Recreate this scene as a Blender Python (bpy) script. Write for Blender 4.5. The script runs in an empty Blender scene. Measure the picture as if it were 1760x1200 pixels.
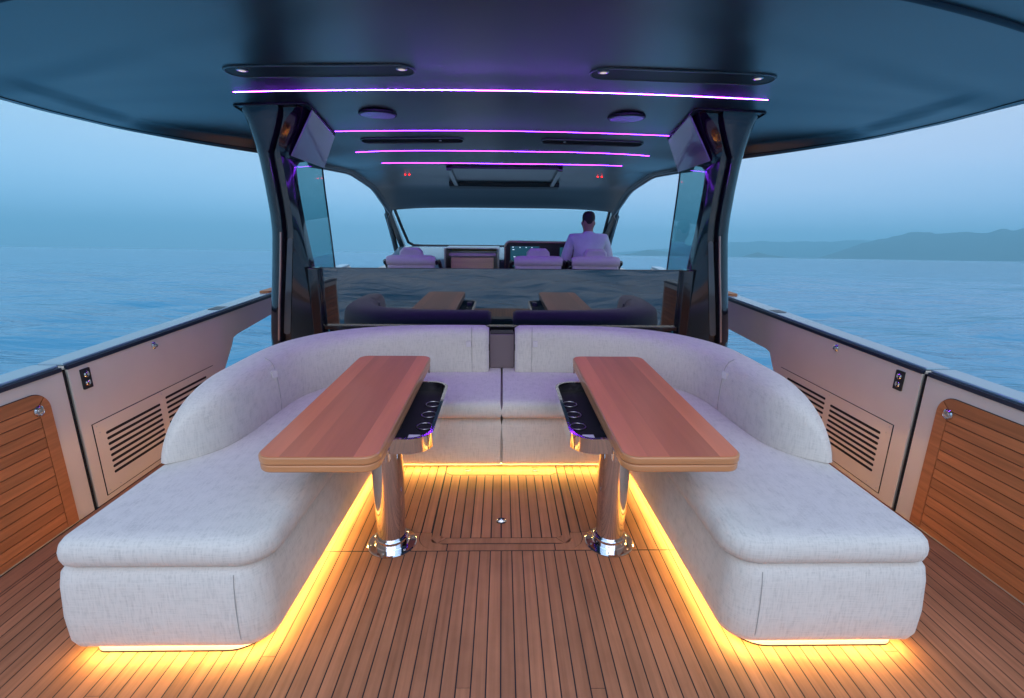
import bpy, bmesh, math, random
from math import radians as RD, sin, cos, tan, pi, sqrt
from mathutils import Vector, Matrix, noise
random.seed(7)
S = bpy.context.scene
C = S.collection
# ---------------------------------------------------------------- camera
cam = bpy.data.objects.new('camera', bpy.data.cameras.new('camera')); C.objects.link(cam)
PITCH, YAW, ROLL = RD(14.65), RD(1.24), RD(0.53)
fw = Vector((sin(YAW)*cos(PITCH), cos(YAW)*cos(PITCH), -sin(PITCH)))
r0 = Vector((cos(YAW), -sin(YAW), 0)); u0 = r0.cross(fw)
rt = r0*cos(ROLL)+u0*sin(ROLL); up = -r0*sin(ROLL)+u0*cos(ROLL)
cam.matrix_world = Matrix(((rt.x, up.x, -fw.x, 0), (rt.y, up.y, -fw.y, 0), (rt.z, up.z, -fw.z, 1.5), (0, 0, 0, 1)))
cam.data.sensor_width = 36; cam.data.lens = 36*830/1760
cam.data.clip_start = 0.02; cam.data.clip_end = 60000
S.camera = cam
# the yacht rides bow-up and slightly heeled: the level sea is tilted in the yacht's frame
TILT = Matrix.Rotation(RD(-3.47), 4, 'X') @ Matrix.Rotation(RD(0.38), 4, 'Y')
WATER = -1.05
def sea_pt(x, y, z=0.0):
    p = TILT @ Vector((x, y, z)); return Vector((p.x, p.y, p.z+WATER))
SKY_UP = TILT.to_3x3() @ Vector((0, 0, 1))
# ---------------------------------------------------------------- world
W = bpy.data.worlds.new('World'); S.world = W; W.use_nodes = True
nt = W.node_tree; nt.nodes.clear()
def N(t, kind, **kw):
    n = t.nodes.new(kind)
    for k, v in kw.items(): setattr(n, k, v)
    return n
tc = N(nt, 'ShaderNodeTexCoord')
dotu = N(nt, 'ShaderNodeVectorMath', operation='DOT_PRODUCT'); dotu.inputs[1].default_value = SKY_UP
nt.links.new(tc.outputs['Generated'], dotu.inputs[0])
def ramp(t, src, stops):
    r = N(t, 'ShaderNodeValToRGB'); cr = r.color_ramp
    while len(cr.elements) < len(stops): cr.elements.new(0.5)
    for e, (p, c) in zip(cr.elements, stops):
        e.position = p; e.color = (*c, 1)
    t.links.new(src, r.inputs[0]); return r
mr = N(nt, 'ShaderNodeMapRange'); mr.inputs[1].default_value = -0.1; mr.inputs[2].default_value = 1.0
nt.links.new(dotu.outputs['Value'], mr.inputs[0])
e2 = lambda e: (e+0.1)/1.1
front = ramp(nt, mr.outputs[0], [(0, (.22, .60, .95)), (e2(0.0), (.50, .88, 1.35)), (e2(.07), (.43, .78, 1.18)), (e2(.17), (.49, .74, 1.02)),
                                 (e2(.28), (.50, .70, .84)), (e2(.6), (.40, .64, .90)), (1, (.35, .6, .95))])
back = ramp(nt, mr.outputs[0], [(0, (.6, .8, 1.0)), (e2(0.0), (.85, .80, .76)), (e2(.12), (1.0, .97, 1.0)), (e2(.35), (1.25, 1.6, 2.2)),
                                (e2(.7), (1.35, 1.85, 2.8)), (1, (.8, 1.2, 2.0))])
doty = N(nt, 'ShaderNodeVectorMath', operation='DOT_PRODUCT'); doty.inputs[1].default_value = (0, -1, 0)
nt.links.new(tc.outputs['Generated'], doty.inputs[0])
mb = N(nt, 'ShaderNodeMapRange', interpolation_type='SMOOTHSTEP'); mb.inputs[1].default_value = -0.15; mb.inputs[2].default_value = 0.8
nt.links.new(doty.outputs['Value'], mb.inputs[0])
# the right-hand sky is a touch pinker than the left
sx = N(nt, 'ShaderNodeSeparateXYZ'); nt.links.new(tc.outputs['Generated'], sx.inputs[0])
mxr = N(nt, 'ShaderNodeMapRange'); mxr.inputs[1].default_value = -0.7; mxr.inputs[2].default_value = 0.7
nt.links.new(sx.outputs[0], mxr.inputs[0])
tint = ramp(nt, mxr.outputs[0], [(0, (.93, 1.0, 1.02)), (1, (1.22, 1.0, 1.0))])
tm = N(nt, 'ShaderNodeMix', data_type='RGBA', blend_type='MULTIPLY'); tm.inputs[0].default_value = 1
nt.links.new(front.outputs[0], tm.inputs[6]); nt.links.new(tint.outputs[0], tm.inputs[7])
mapn = N(nt, 'ShaderNodeMapping'); mapn.inputs['Scale'].default_value = (1.2, 1.2, 9)
nt.links.new(tc.outputs['Generated'], mapn.inputs[0])
cn = N(nt, 'ShaderNodeTexNoise'); cn.inputs['Scale'].default_value = 1.6; cn.inputs['Detail'].default_value = 3
nt.links.new(mapn.outputs[0], cn.inputs['Vector'])
cr_ = ramp(nt, cn.outputs['Fac'], [(0.3, (.95, .97, .98)), (.7, (1.07, 1.02, 1.01))])
tm2 = N(nt, 'ShaderNodeMix', data_type='RGBA', blend_type='MULTIPLY'); tm2.inputs[0].default_value = 1
nt.links.new(tm.outputs[2], tm2.inputs[6]); nt.links.new(cr_.outputs[0], tm2.inputs[7])
mx = N(nt, 'ShaderNodeMix', data_type='RGBA')
nt.links.new(mb.outputs[0], mx.inputs[0]); nt.links.new(tm2.outputs[2], mx.inputs[6]); nt.links.new(back.outputs[0], mx.inputs[7])
bg = N(nt, 'ShaderNodeBackground'); bg.inputs[1].default_value = 1.0
nt.links.new(mx.outputs[2], bg.inputs[0])
SUN_EL, SUN_AZ = RD(8), RD(180)
sky = N(nt, 'ShaderNodeTexSky', sky_type='NISHITA'); sky.sun_disc = False; sky.sun_elevation = RD(2); sky.sun_rotation = SUN_AZ
bg2 = N(nt, 'ShaderNodeBackground'); bg2.inputs[1].default_value = 0.01
nt.links.new(sky.outputs[0], bg2.inputs[0])
ad = N(nt, 'ShaderNodeAddShader'); nt.links.new(bg.outputs[0], ad.inputs[0]); nt.links.new(bg2.outputs[0], ad.inputs[1])
wo = N(nt, 'ShaderNodeOutputWorld'); nt.links.new(ad.outputs[0], wo.inputs[0])
# afterglow from astern
sun = bpy.data.lights.new('afterglow', 'SUN'); sun.energy = 1.1; sun.angle = RD(60); sun.color = (1.0, .80, .66)
so = bpy.data.objects.new('afterglow', sun); C.objects.link(so)
sd = -Vector((0.0, -cos(RD(25)), sin(RD(25)))); so.rotation_euler = sd.to_track_quat('-Z', 'Y').to_euler(); so.location = (0, -6, 5)
# ---------------------------------------------------------------- view
S.view_settings.view_transform = 'Standard'; S.view_settings.look = 'None'
S.view_settings.exposure = 0.14; S.view_settings.gamma = 1.0
S.render.engine = 'CYCLES'; S.cycles.use_denoising = True; S.cycles.max_bounces = 8
S.cycles.sample_clamp_indirect = 6.0; S.cycles.caustics_reflective = False; S.cycles.caustics_refractive = False
S.cycles.volume_bounces = 0

# ---------------------------------------------------------------- materials
def mat(name, col, rough=.5, metal=0, spec=.5, coat=0, coat_r=.05, emis=None, es=0, ior=1.5):
    m = bpy.data.materials.new(name); m.use_nodes = True
    b = m.node_tree.nodes['Principled BSDF']
    b.inputs['Base Color'].default_value = (*col, 1); b.inputs['Roughness'].default_value = rough
    b.inputs['Metallic'].default_value = metal; b.inputs['Specular IOR Level'].default_value = spec
    b.inputs['Coat Weight'].default_value = coat; b.inputs['Coat Roughness'].default_value = coat_r; b.inputs['IOR'].default_value = ior
    if emis: b.inputs['Emission Color'].default_value = (*emis, 1); b.inputs['Emission Strength'].default_value = es
    return m
def tex(m, scale=(1, 1, 1), nscale=10, lo=.9, hi=1.1, detail=4, bump=0, bscale=None, island=0.0, rough=None, dist=.002):
    """noise-modulated base colour (and bump) in object space"""
    t = m.node_tree; b = t.nodes['Principled BSDF']; col = tuple(b.inputs['Base Color'].default_value)[:3]
    tcn = N(t, 'ShaderNodeTexCoord'); mp = N(t, 'ShaderNodeMapping'); mp.inputs['Scale'].default_value = scale
    t.links.new(tcn.outputs['Object'], mp.inputs[0])
    n = N(t, 'ShaderNodeTexNoise'); n.inputs['Scale'].default_value = nscale; n.inputs['Detail'].default_value = detail
    t.links.new(mp.outputs[0], n.inputs['Vector'])
    geo = N(t, 'ShaderNodeNewGeometry')
    if island:
        off = N(t, 'ShaderNodeVectorMath', operation='ADD'); sc = N(t, 'ShaderNodeVectorMath', operation='SCALE')
        cmb = N(t, 'ShaderNodeCombineXYZ')
        for i in range(3): t.links.new(geo.outputs['Random Per Island'], cmb.inputs[i])
        t.links.new(cmb.outputs[0], sc.inputs[0]); sc.inputs['Scale'].default_value = 37.0
        t.links.new(mp.outputs[0], off.inputs[0]); t.links.new(sc.outputs[0], off.inputs[1]); t.links.new(off.outputs[0], n.inputs['Vector'])
    r = ramp(t, n.outputs['Fac'], [(.28, tuple(c*lo for c in col)), (.72, tuple(c*hi for c in col))])
    out = r.outputs[0]
    if island:
        ri = ramp(t, geo.outputs['Random Per Island'], [(0, (1-island,)*3), (.5, (1, 1, 1)), (1, (1+island, 1+island*.9, 1+island*.8))])
        mm = N(t, 'ShaderNodeMix', data_type='RGBA', blend_type='MULTIPLY'); mm.inputs[0].default_value = 1
        t.links.new(out, mm.inputs[6]); t.links.new(ri.outputs[0], mm.inputs[7]); out = mm.outputs[2]
    t.links.new(out, b.inputs['Base Color'])
    if bump:
        n2 = n
        if bscale:
            n2 = N(t, 'ShaderNodeTexNoise'); n2.inputs['Scale'].default_value = bscale; n2.inputs['Detail'].default_value = 3
            t.links.new(mp.outputs[0], n2.inputs['Vector'])
        bp = N(t, 'ShaderNodeBump'); bp.inputs['Strength'].default_value = bump; bp.inputs['Distance'].default_value = dist
        t.links.new(n2.outputs['Fac'], bp.inputs['Height']); t.links.new(bp.outputs[0], b.inputs['Normal'])
    if rough:
        rr = N(t, 'ShaderNodeMapRange'); rr.inputs[3].default_value = rough[0]; rr.inputs[4].default_value = rough[1]
        t.links.new(n.outputs['Fac'], rr.inputs[0]); t.links.new(rr.outputs[0], b.inputs['Roughness'])
    return m
def fabric(name, col):
    m = mat(name, col, .9, spec=.2)
    t = m.node_tree; b = t.nodes['Principled BSDF']; b.inputs['Sheen Weight'].default_value = .25
    tcn = N(t, 'ShaderNodeTexCoord'); outs = []
    for s in ((22, 22, 330), (190, 190, 22), (190, 22, 22)):
        mp = N(t, 'ShaderNodeMapping'); mp.inputs['Scale'].default_value = s; t.links.new(tcn.outputs['Object'], mp.inputs[0])
        n = N(t, 'ShaderNodeTexNoise'); n.inputs['Scale'].default_value = 1; n.inputs['Detail'].default_value = 2; t.links.new(mp.outputs[0], n.inputs['Vector']); outs.append(n)
    a = N(t, 'ShaderNodeMath', operation='ADD'); t.links.new(outs[0].outputs['Fac'], a.inputs[0]); t.links.new(outs[1].outputs['Fac'], a.inputs[1])
    a2 = N(t, 'ShaderNodeMath', operation='ADD'); t.links.new(a.outputs[0], a2.inputs[0]); t.links.new(outs[2].outputs['Fac'], a2.inputs[1])
    big = N(t, 'ShaderNodeTexNoise'); big.inputs['Scale'].default_value = 5; big.inputs['Detail'].default_value = 3; t.links.new(tcn.outputs['Object'], big.inputs['Vector'])
    r = ramp(t, a2.outputs[0], [(.33, tuple(c*.80 for c in col)), (.5, col), (.72, tuple(min(1, c*1.09) for c in col))])
    dv = N(t, 'ShaderNodeMath', operation='MULTIPLY'); dv.inputs[1].default_value = .333; t.links.new(a2.outputs[0], dv.inputs[0]); t.links.new(dv.outputs[0], r.inputs[0])
    r2 = ramp(t, big.outputs['Fac'], [(.3, (.985, .985, .985)), (.7, (1.01, 1.01, 1.01))])
    mm = N(t, 'ShaderNodeMix', data_type='RGBA', blend_type='MULTIPLY'); mm.inputs[0].default_value = 1
    t.links.new(r.outputs[0], mm.inputs[6]); t.links.new(r2.outputs[0], mm.inputs[7]); t.links.new(mm.outputs[2], b.inputs['Base Color'])
    b1 = N(t, 'ShaderNodeBump'); b1.inputs['Strength'].default_value = .5; b1.inputs['Distance'].default_value = .0015
    b2 = N(t, 'ShaderNodeBump'); b2.inputs['Strength'].default_value = .35; b2.inputs['Distance'].default_value = .012
    t.links.new(dv.outputs[0], b1.inputs['Height']); t.links.new(big.outputs['Fac'], b2.inputs['Height'])
    t.links.new(b2.outputs[0], b1.inputs['Normal']); t.links.new(b1.outputs[0], b.inputs['Normal'])
    return m
M = {}
M['fabric'] = fabric('linen_fabric', (.64, .595, .535))
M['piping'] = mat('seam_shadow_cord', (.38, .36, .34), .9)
M['teak_deck'] = tex(mat('teak_deck_planks', (.415, .168, .084), .62, spec=.2), (60, 2.0, 60), 1.0, .80, 1.15, 5, bump=.12, island=.15, rough=(.52, .70))
def wear(m, sc, lo, hi):
    t = m.node_tree; b = t.nodes['Principled BSDF']; src = b.inputs['Base Color'].links[0].from_socket
    tcn = N(t, 'ShaderNodeTexCoord'); n = N(t, 'ShaderNodeTexNoise'); n.inputs['Scale'].default_value = sc; n.inputs['Detail'].default_value = 5; n.inputs['Roughness'].default_value = .65
    t.links.new(tcn.outputs['Object'], n.inputs['Vector']); r = ramp(t, n.outputs['Fac'], [(.32, (lo, lo, lo)), (.62, (hi, hi, hi))])
    mm = N(t, 'ShaderNodeMix', data_type='RGBA', blend_type='MULTIPLY'); mm.inputs[0].default_value = 1
    t.links.new(src, mm.inputs[6]); t.links.new(r.outputs[0], mm.inputs[7]); t.links.new(mm.outputs[2], b.inputs['Base Color'])
wear(M['teak_deck'], 2.2, .80, 1.05)
M['teak_side'] = tex(mat('teak_side_boards', (.52, .19, .07), .5, spec=.25), (30, 3, 60), 1.0, .78, 1.15, 5, bump=.1, island=.14)
M['varnish'] = tex(mat('varnished_teak', (.66, .195, .085), .42, spec=.35, coat=.16, coat_r=.22), (14, .9, 14), 1.0, .84, 1.10, 6, bump=.03, island=.17)
M['varnish_edge'] = tex(mat('varnished_teak_edge', (.55, .24, .10), .35, coat=.3, coat_r=.2), (3, 3, 60), 1.0, .88, 1.1, 4)
M['caulk'] = mat('black_caulking', (.012, .011, .012), .7)
M['chrome'] = mat('polished_steel', (.72, .72, .74), .06, metal=1)
M['steel'] = mat('brushed_steel', (.55, .55, .57), .28, metal=1)
M['gelcoat'] = tex(mat('champagne_paint', (.72, .645, .53), .36, coat=.25, coat_r=.2), (1, 1, 1), 3, .96, 1.04)
M['cap'] = mat('pale_cap_paint', (.20, .33, .40), .22, coat=.6)
M['rubber'] = mat('navy_rubber', (.012, .02, .04), .4)
M['black'] = mat('black_gloss_lacquer', (.008, .008, .010), .10, coat=.7, coat_r=.09)
M['blacksatin'] = mat('black_satin', (.015, .015, .017), .45)
M['dark_void'] = mat('dark_slot', (.008, .007, .007), .9)
M['roof'] = tex(mat('slate_satin_paint', (.009, .017, .025), .36, spec=.8, coat=.9, coat_r=.30), (1, 1, 1), 2, .9, 1.1)
M['roof_top'] = mat('roof_top_paint', (.10, .13, .16), .3, coat=.5)
M['white'] = tex(mat('white_leather', (.66, .60, .62), .55), (1, 1, 1), 30, .96, 1.03, bump=.1)
M['shirt'] = tex(mat('white_shirt_cloth', (.68, .68, .74), .85), (1, 1, 1), 14, .92, 1.05, bump=.4, dist=.01)
M['skin'] = mat('skin', (.42, .22, .16), .5)
M['hair'] = tex(mat('dark_hair', (.025, .016, .014), .6), (1, 1, 1), 80, .6, 1.4, bump=.5)
M['trousers'] = mat('navy_trousers', (.03, .035, .05), .8)
M['screen_glass'] = mat('smoked_glass', (.004, .013, .018), .02, ior=2.3, spec=.5)
M['kick'] = mat('plinth_panel', (.75, .68, .58), .5)
M['purple'] = mat('violet_led', (.1, .05, .2), .5, emis=(.26, .03, 1.0), es=210)
M['purple2'] = mat('violet_led_dim', (.1, .05, .2), .5, emis=(.24, .02, 1.0), es=48)
M['warm'] = mat('warm_led', (.9, .6, .3), .5, emis=(1.0, .71, .19), es=95)
M['warm_soft'] = mat('warm_side_led', (.9, .6, .3), .5, emis=(1.0, .55, .16), es=26)
M['red'] = mat('red_led', (.2, 0, 0), .5, emis=(1, .01, .01), es=6)
M['spot'] = mat('dim_spotlight', (.6, .55, .5), .3, emis=(1, .85, .7), es=.5)
M['display'] = mat('display_blue', (.01, .02, .03), .15, emis=(.02, .10, .16), es=.6)
M['display_mark'] = mat('display_marks', (.5, .6, .7), .3, emis=(.6, .8, 1), es=1.0)
M['brownpanel'] = mat('taupe_panel', (.17, .13, .14), .5)
M['copper'] = mat('rose_trim', (.50, .34, .28), .25, metal=.7)
M['hull'] = mat('hull_paint', (.25, .27, .30), .2, coat=.8)
M['orangewood'] = tex(mat('light_oak', (.78, .72, .26), .45), (2, 30, 30), 1, .85, 1.1)
M['hill'] = tex(mat('hill_scrub', (.06, .075, .06), .95), (1, 1, 1), .002, .8, 1.2)
def clear_glass(col=(.93, .96, .96, 1), fac=.025):
    m = bpy.data.materials.new('clear_glass'); m.use_nodes = True; t = m.node_tree; t.nodes.clear()
    tr = N(t, 'ShaderNodeBsdfTransparent'); tr.inputs[0].default_value = col
    g = N(t, 'ShaderNodeBsdfGlossy'); g.inputs['Roughness'].default_value = .01
    mxs = N(t, 'ShaderNodeMixShader'); o = N(t, 'ShaderNodeOutputMaterial')
    mxs.inputs[0].default_value = fac; t.links.new(tr.outputs[0], mxs.inputs[1]); t.links.new(g.outputs[0], mxs.inputs[2]); t.links.new(mxs.outputs[0], o.inputs[0])
    return m
M['glass'] = clear_glass()
M['tint_glass'] = clear_glass((.50, .68, .70, 1), .12)

# ---------------------------------------------------------------- mesh helpers
def finish(name, bm, m, parent=None, smooth=None, bevel=0, seg=3, ang=35, wn=True):
    me = bpy.data.meshes.new(name); bm.normal_update(); bm.to_mesh(me); bm.free()
    o = bpy.data.objects.new(name, me); C.objects.link(o); o.data.materials.append(M[m] if isinstance(m, str) else m)
    if parent: o.parent = parent
    if smooth is not None or bevel:
        for p in me.polygons: p.use_smooth = True
        if smooth is not None: me.set_sharp_from_angle(angle=RD(smooth))
    if bevel:
        b = o.modifiers.new('bevel', 'BEVEL'); b.width = bevel; b.segments = seg; b.limit_method = 'ANGLE'; b.angle_limit = RD(ang)
        if wn: o.modifiers.new('wn', 'WEIGHTED_NORMAL')
    return o
def box(bm, x0, x1, y0, y1, z0, z1):
    v = [bm.verts.new((x, y, z)) for z in (z0, z1) for y in (y0, y1) for x in (x0, x1)]
    for f in ((0, 2, 3, 1), (4, 5, 7, 6), (0, 1, 5, 4), (2, 6, 7, 3), (0, 4, 6, 2), (1, 3, 7, 5)): bm.faces.new([v[i] for i in f])
def prism(bm, pts, axis, a, b):
    """pts: 2-D outline; axis: the extruded axis. x -> (y,z), y -> (x,z), z -> (x,y)"""
    def mk(p, t): return {'x': (t, p[0], p[1]), 'y': (p[0], t, p[1]), 'z': (p[0], p[1], t)}[axis]
    A = [bm.verts.new(mk(p, a)) for p in pts]; B = [bm.verts.new(mk(p, b)) for p in pts]
    f1 = bm.faces.new(A); f2 = bm.faces.new(B[::-1]); n = len(pts); fs = [f1, f2]
    for i in range(n): fs.append(bm.faces.new([A[i], B[i], B[(i+1) % n], A[(i+1) % n]][::-1]))
    bmesh.ops.recalc_face_normals(bm, faces=fs)
def rpoly(pts, rs, n=8):
    """outline with rounded corners"""
    out = []; L = len(pts)
    if not hasattr(rs, '__len__'): rs = [rs]*L
    for i in range(L):
        p = Vector(pts[i]); a = Vector(pts[i-1])-p; b = Vector(pts[(i+1) % L])-p; r = rs[i]
        if r <= 0: out.append(tuple(p)); continue
        al, bl = a.length, b.length; a.normalize(); b.normalize()
        th = math.acos(max(-1, min(1, a.dot(b)))); d = min(r/tan(th/2), al*.49, bl*.49); r2 = d*tan(th/2)
        c = p+(a+b).normalized()*(r2/sin(th/2))
        s = p+a*d-c; e = p+b*d-c; a0 = math.atan2(s.y, s.x); a1 = math.atan2(e.y, e.x); da = (a1-a0+pi) % (2*pi)-pi
        for k in range(n+1):
            t = a0+da*k/n; out.append((c.x+r2*cos(t), c.y+r2*sin(t)))
    return out
def lathe(bm, prof, c=(0, 0, 0), seg=48, axis='z'):
    rings = []
    for r, z in prof:
        ring = []
        for k in range(seg):
            t = 2*pi*k/seg; x, y = r*cos(t), r*sin(t)
            p = {'z': (x, y, z), 'x': (z, x, y), 'y': (x, z, y)}[axis]
            ring.append(bm.verts.new((p[0]+c[0], p[1]+c[1], p[2]+c[2])))
        rings.append(ring)
    fs = []
    for a, b in zip(rings, rings[1:]):
        for k in range(seg): fs.append(bm.faces.new([a[k], a[(k+1) % seg], b[(k+1) % seg], b[k]]))
    fs.append(bm.faces.new(rings[0])); fs.append(bm.faces.new(rings[-1]))
    bmesh.ops.recalc_face_normals(bm, faces=fs)
def tube(bm, pts, r, seg=8, closed=False):
    pts = [Vector(p) for p in pts]; n = len(pts); rings = []
    rr = r if hasattr(r, '__len__') else [r]*n
    for i, p in enumerate(pts):
        d = (pts[(i+1) % n]-pts[i-1]) if closed else (pts[min(i+1, n-1)]-pts[max(i-1, 0)])
        d.normalize(); u = d.cross(Vector((0, 0, 1)));
        if u.length < 1e-3: u = d.cross(Vector((0, 1, 0)))
        u.normalize(); v = u.cross(d)
        rings.append([bm.verts.new(p+(u*cos(2*pi*k/seg)+v*sin(2*pi*k/seg))*rr[i]) for k in range(seg)])
    fs = []
    for i in range(n if closed else n-1):
        a, b = rings[i], rings[(i+1) % n]
        for k in range(seg): fs.append(bm.faces.new([a[k], a[(k+1) % seg], b[(k+1) % seg], b[k]]))
    if not closed: fs.append(bm.faces.new(rings[0])); fs.append(bm.faces.new(rings[-1]))
    bmesh.ops.recalc_face_normals(bm, faces=fs)
def loft(bm, rings, closed=True, cap=True):
    R_ = [[bm.verts.new(p) for p in r] for r in rings]; fs = []
    n = len(R_[0])
    for a, b in zip(R_, R_[1:]):
        for k in range(n if closed else n-1): fs.append(bm.faces.new([a[k], a[(k+1) % n], b[(k+1) % n], b[k]]))
    if cap: fs.append(bm.faces.new(R_[0])); fs.append(bm.faces.new(R_[-1]))
    bmesh.ops.recalc_face_normals(bm, faces=fs)
def B(): return bmesh.new()
def tag(o, label, cat, group=None):
    o['label'] = label; o['category'] = cat
    if group: o['group'] = group
    return o
def thing(name, label, cat, loc=(0, 0, 0), group=None):
    o = bpy.data.objects.new(name, None); C.objects.link(o); o.empty_display_size = .1; o.location = loc
    return tag(o, label, cat, group)
def part(name, bm, m, parent, **k):
    o = finish(name, bm, m, None, **k)
    o.parent = parent
    p = parent; off = Vector((0, 0, 0))
    while p is not None: off = off+p.location; p = p.parent
    o.location = -off
    return o
def lerp(tab, x):
    if x <= tab[0][0]: return tab[0][1]
    for (a, u), (b, v) in zip(tab, tab[1:]):
        if x <= b: return u+(v-u)*(x-a)/(b-a)
    return tab[-1][1]
def slerp(tab, x):
    """smooth table lookup"""
    h = .07; return (lerp(tab, x-h)+lerp(tab, x-h/2)+lerp(tab, x)+lerp(tab, x+h/2)+lerp(tab, x+h))/5
def sst(a, b, x):
    t = max(0, min(1, (x-a)/(b-a))); return t*t*(3-2*t)

# ================================================================ SEA, HILLS
import numpy as np
def build_sea():
    radii = [1.5*(1.035**i) for i in range(280)]; radii = [r for r in radii if r < 16500]+[16500]
    seg = 360; rs = np.array(radii)[:, None]; th = (np.arange(seg)*2*pi/seg)[None, :]
    X = rs*np.cos(th); Y = rs*np.sin(th); Z = np.zeros_like(X)
    rng = random.Random(3)
    for k in range(46):
        wl = 10**rng.uniform(-.05, 1.15); ang = rng.gauss(pi/2+.15, .55); a = .0095*wl**.8; ph = rng.uniform(0, 6.28)
        kx, ky = 2*pi/wl*cos(ang), 2*pi/wl*sin(ang)
        cell = np.maximum(rs*.0349, .05); fade = np.clip((wl/cell-2.5)/3, 0, 1)
        Z += a*np.sin(kx*X+ky*Y+ph)*fade
    me = bpy.data.meshes.new('sea'); n = len(radii)
    V = [sea_pt(0, 0, 0)]
    R3 = np.array(TILT.to_3x3()); P = np.stack([X, Y, Z], -1).reshape(-1, 3) @ R3.T + np.array([0, 0, WATER])
    V = [tuple(sea_pt(0, 0, 0))]+[tuple(p) for p in P]
    F = [(0, 1+k, 1+(k+1) % seg) for k in range(seg)]
    for i in range(n-1):
        for k in range(seg):
            a = 1+i*seg+k; b = 1+i*seg+(k+1) % seg; F.append((a, a+seg, b+seg, b))
    me.from_pydata(V, [], F); me.update()
    for p in me.polygons: p.use_smooth = True
    o = bpy.data.objects.new('sea', me); C.objects.link(o); o['kind'] = 'structure'
    m = mat('sea_water', (.062, .245, .36), .10, spec=.5, ior=1.333); t = m.node_tree; b = t.nodes['Principled BSDF']
    tcn = N(t, 'ShaderNodeTexCoord'); h = None; prev = None
    for s, sc, d, stre in (((.35, 1.0, 1), .8, .30, .9), ((.6, 1.6, 1), 3.2, .07, .8), ((.07, .26, .2), 1, 1.3, .8)):
        mp = N(t, 'ShaderNodeMapping'); mp.inputs['Scale'].default_value = s; mp.inputs['Rotation'].default_value = (0, 0, .12)
        t.links.new(tcn.outputs['Object'], mp.inputs[0])
        nn = N(t, 'ShaderNodeTexNoise'); nn.inputs['Scale'].default_value = sc; nn.inputs['Detail'].default_value = 4; nn.inputs['Distortion'].default_value = .4
        t.links.new(mp.outputs[0], nn.inputs['Vector'])
        bp = N(t, 'ShaderNodeBump'); bp.inputs['Strength'].default_value = stre; bp.inputs['Distance'].default_value = d
        t.links.new(nn.outputs['Fac'], bp.inputs['Height'])
        if prev: t.links.new(prev.outputs[0], bp.inputs['Normal'])
        prev = bp
    t.links.new(prev.outputs[0], b.inputs['Normal'])
    me.materials.append(m)
build_sea()
def az_of(px):  # azimuth, clockwise from the bow, of a bearing on the horizon
    return math.atan((px-880)/830*1/cos(PITCH-RD(11)))+YAW
def ridge(name, D, prof, depth, kind=True):
    bm = B(); rings = []
    xs = [prof[0][0]+(prof[-1][0]-prof[0][0])*i/160 for i in range(161)]
    rows = 9; V = []
    for i, px in enumerate(xs):
        a = az_of(px); h = lerp(prof, px)/830*D*.90
        row = []
        for j in range(rows):
            v = j/(rows-1); d = D+depth*(v-.5)*2; hh = h*sin(pi*v)**.8 if 0 < v < 1 else -8
            if 0 < v < 1: hh *= 1+.10*noise.noise(Vector((px*.05, v*3, 1)))+.05*noise.noise(Vector((px*.15, v*6, 4)))
            row.append(bm.verts.new(sea_pt(d*sin(a), d*cos(a), max(hh, -8))))
        V.append(row)
    for a, b in zip(V, V[1:]):
        for j in range(rows-1): bm.faces.new([a[j], b[j], b[j+1], a[j+1]])
    bmesh.ops.recalc_face_normals(bm, faces=bm.faces[:])
    o = finish(name, bm, 'hill', smooth=60); o['kind'] = 'structure'; return o
ridge('hills', 14500, [(1020, 0), (1060, 6), (1130, 12), (1200, 20), (1263, 25), (1395, 27), (1500, 27), (1600, 20), (1760, 10), (1850, 0)], 700)
ridge('hills', 9800, [(1390, 0), (1430, 12), (1470, 24), (1509, 32), (1548, 38), (1580, 37), (1608, 36), (1660, 38), (1710, 41), (1760, 42), (1850, 46), (1990, 32), (2200, 10), (2300, 0)], 1300)
ridge('hills', 8800, [(1055, 0), (1080, 4), (1097, 8), (1107, 11), (1120, 9), (1150, 7), (1180, 3), (1195, 0)], 250)
ridge('hills', 8300, [(1262, 0), (1275, 4), (1292, 8), (1306, 5), (1335, 2), (1345, 0)], 200)
# ================================================================ HULL AND DECK
def build_hull():
    h = thing('yacht_hull', 'grey hull of the motor yacht under the teak deck, outside the bulwarks', 'yacht hull', (0, 2, -.9))
    st = [(-1.35, 2.14), (0, 2.24), (3, 2.26), (6, 2.2), (9, 1.75), (11.5, .95), (13, .08)]
    bm = B(); rings = []
    for y, w in st:
        zt = -.03; zb = -1.6
        if y > 6.5: zt = .82
        rings.append([(-w, y, zt), (w, y, zt), (w*.97, y, -.4), (w*.72, y, -1.1), (0.0, y, zb), (-w*.72, y, -1.1), (-w*.97, y, -.4)])
    loft(bm, rings); part('hull_shell', bm, 'hull', h, bevel=.02)
    return h
build_hull()
def planks(bm, x0, x1, y0, y1, z0=-.006, z1=0.0, n=None, gap=.0046, pitch=.05, phase=0):
    """planks along Y on the 5 cm grid between x0 and x1"""
    k0 = math.floor((x0-phase)/pitch+1e-6); x = phase+k0*pitch
    while x < x1-.004:
        a = max(x, x0)+gap/2; b = min(x+pitch, x1)-gap/2
        if b-a > .006:
            # butt joints at random lengths on the long runs
            ys = [y0, y1]
            yy = y0+random.uniform(.6, 3.0)
            while y1-y0 > 3 and yy < y1-.5: ys.insert(-1, yy); yy += random.uniform(2.4, 3.2)
            for c, d in zip(ys, ys[1:]): box(bm, a, b, c+.001, d-.001, z0, z1)
        x += pitch
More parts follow.
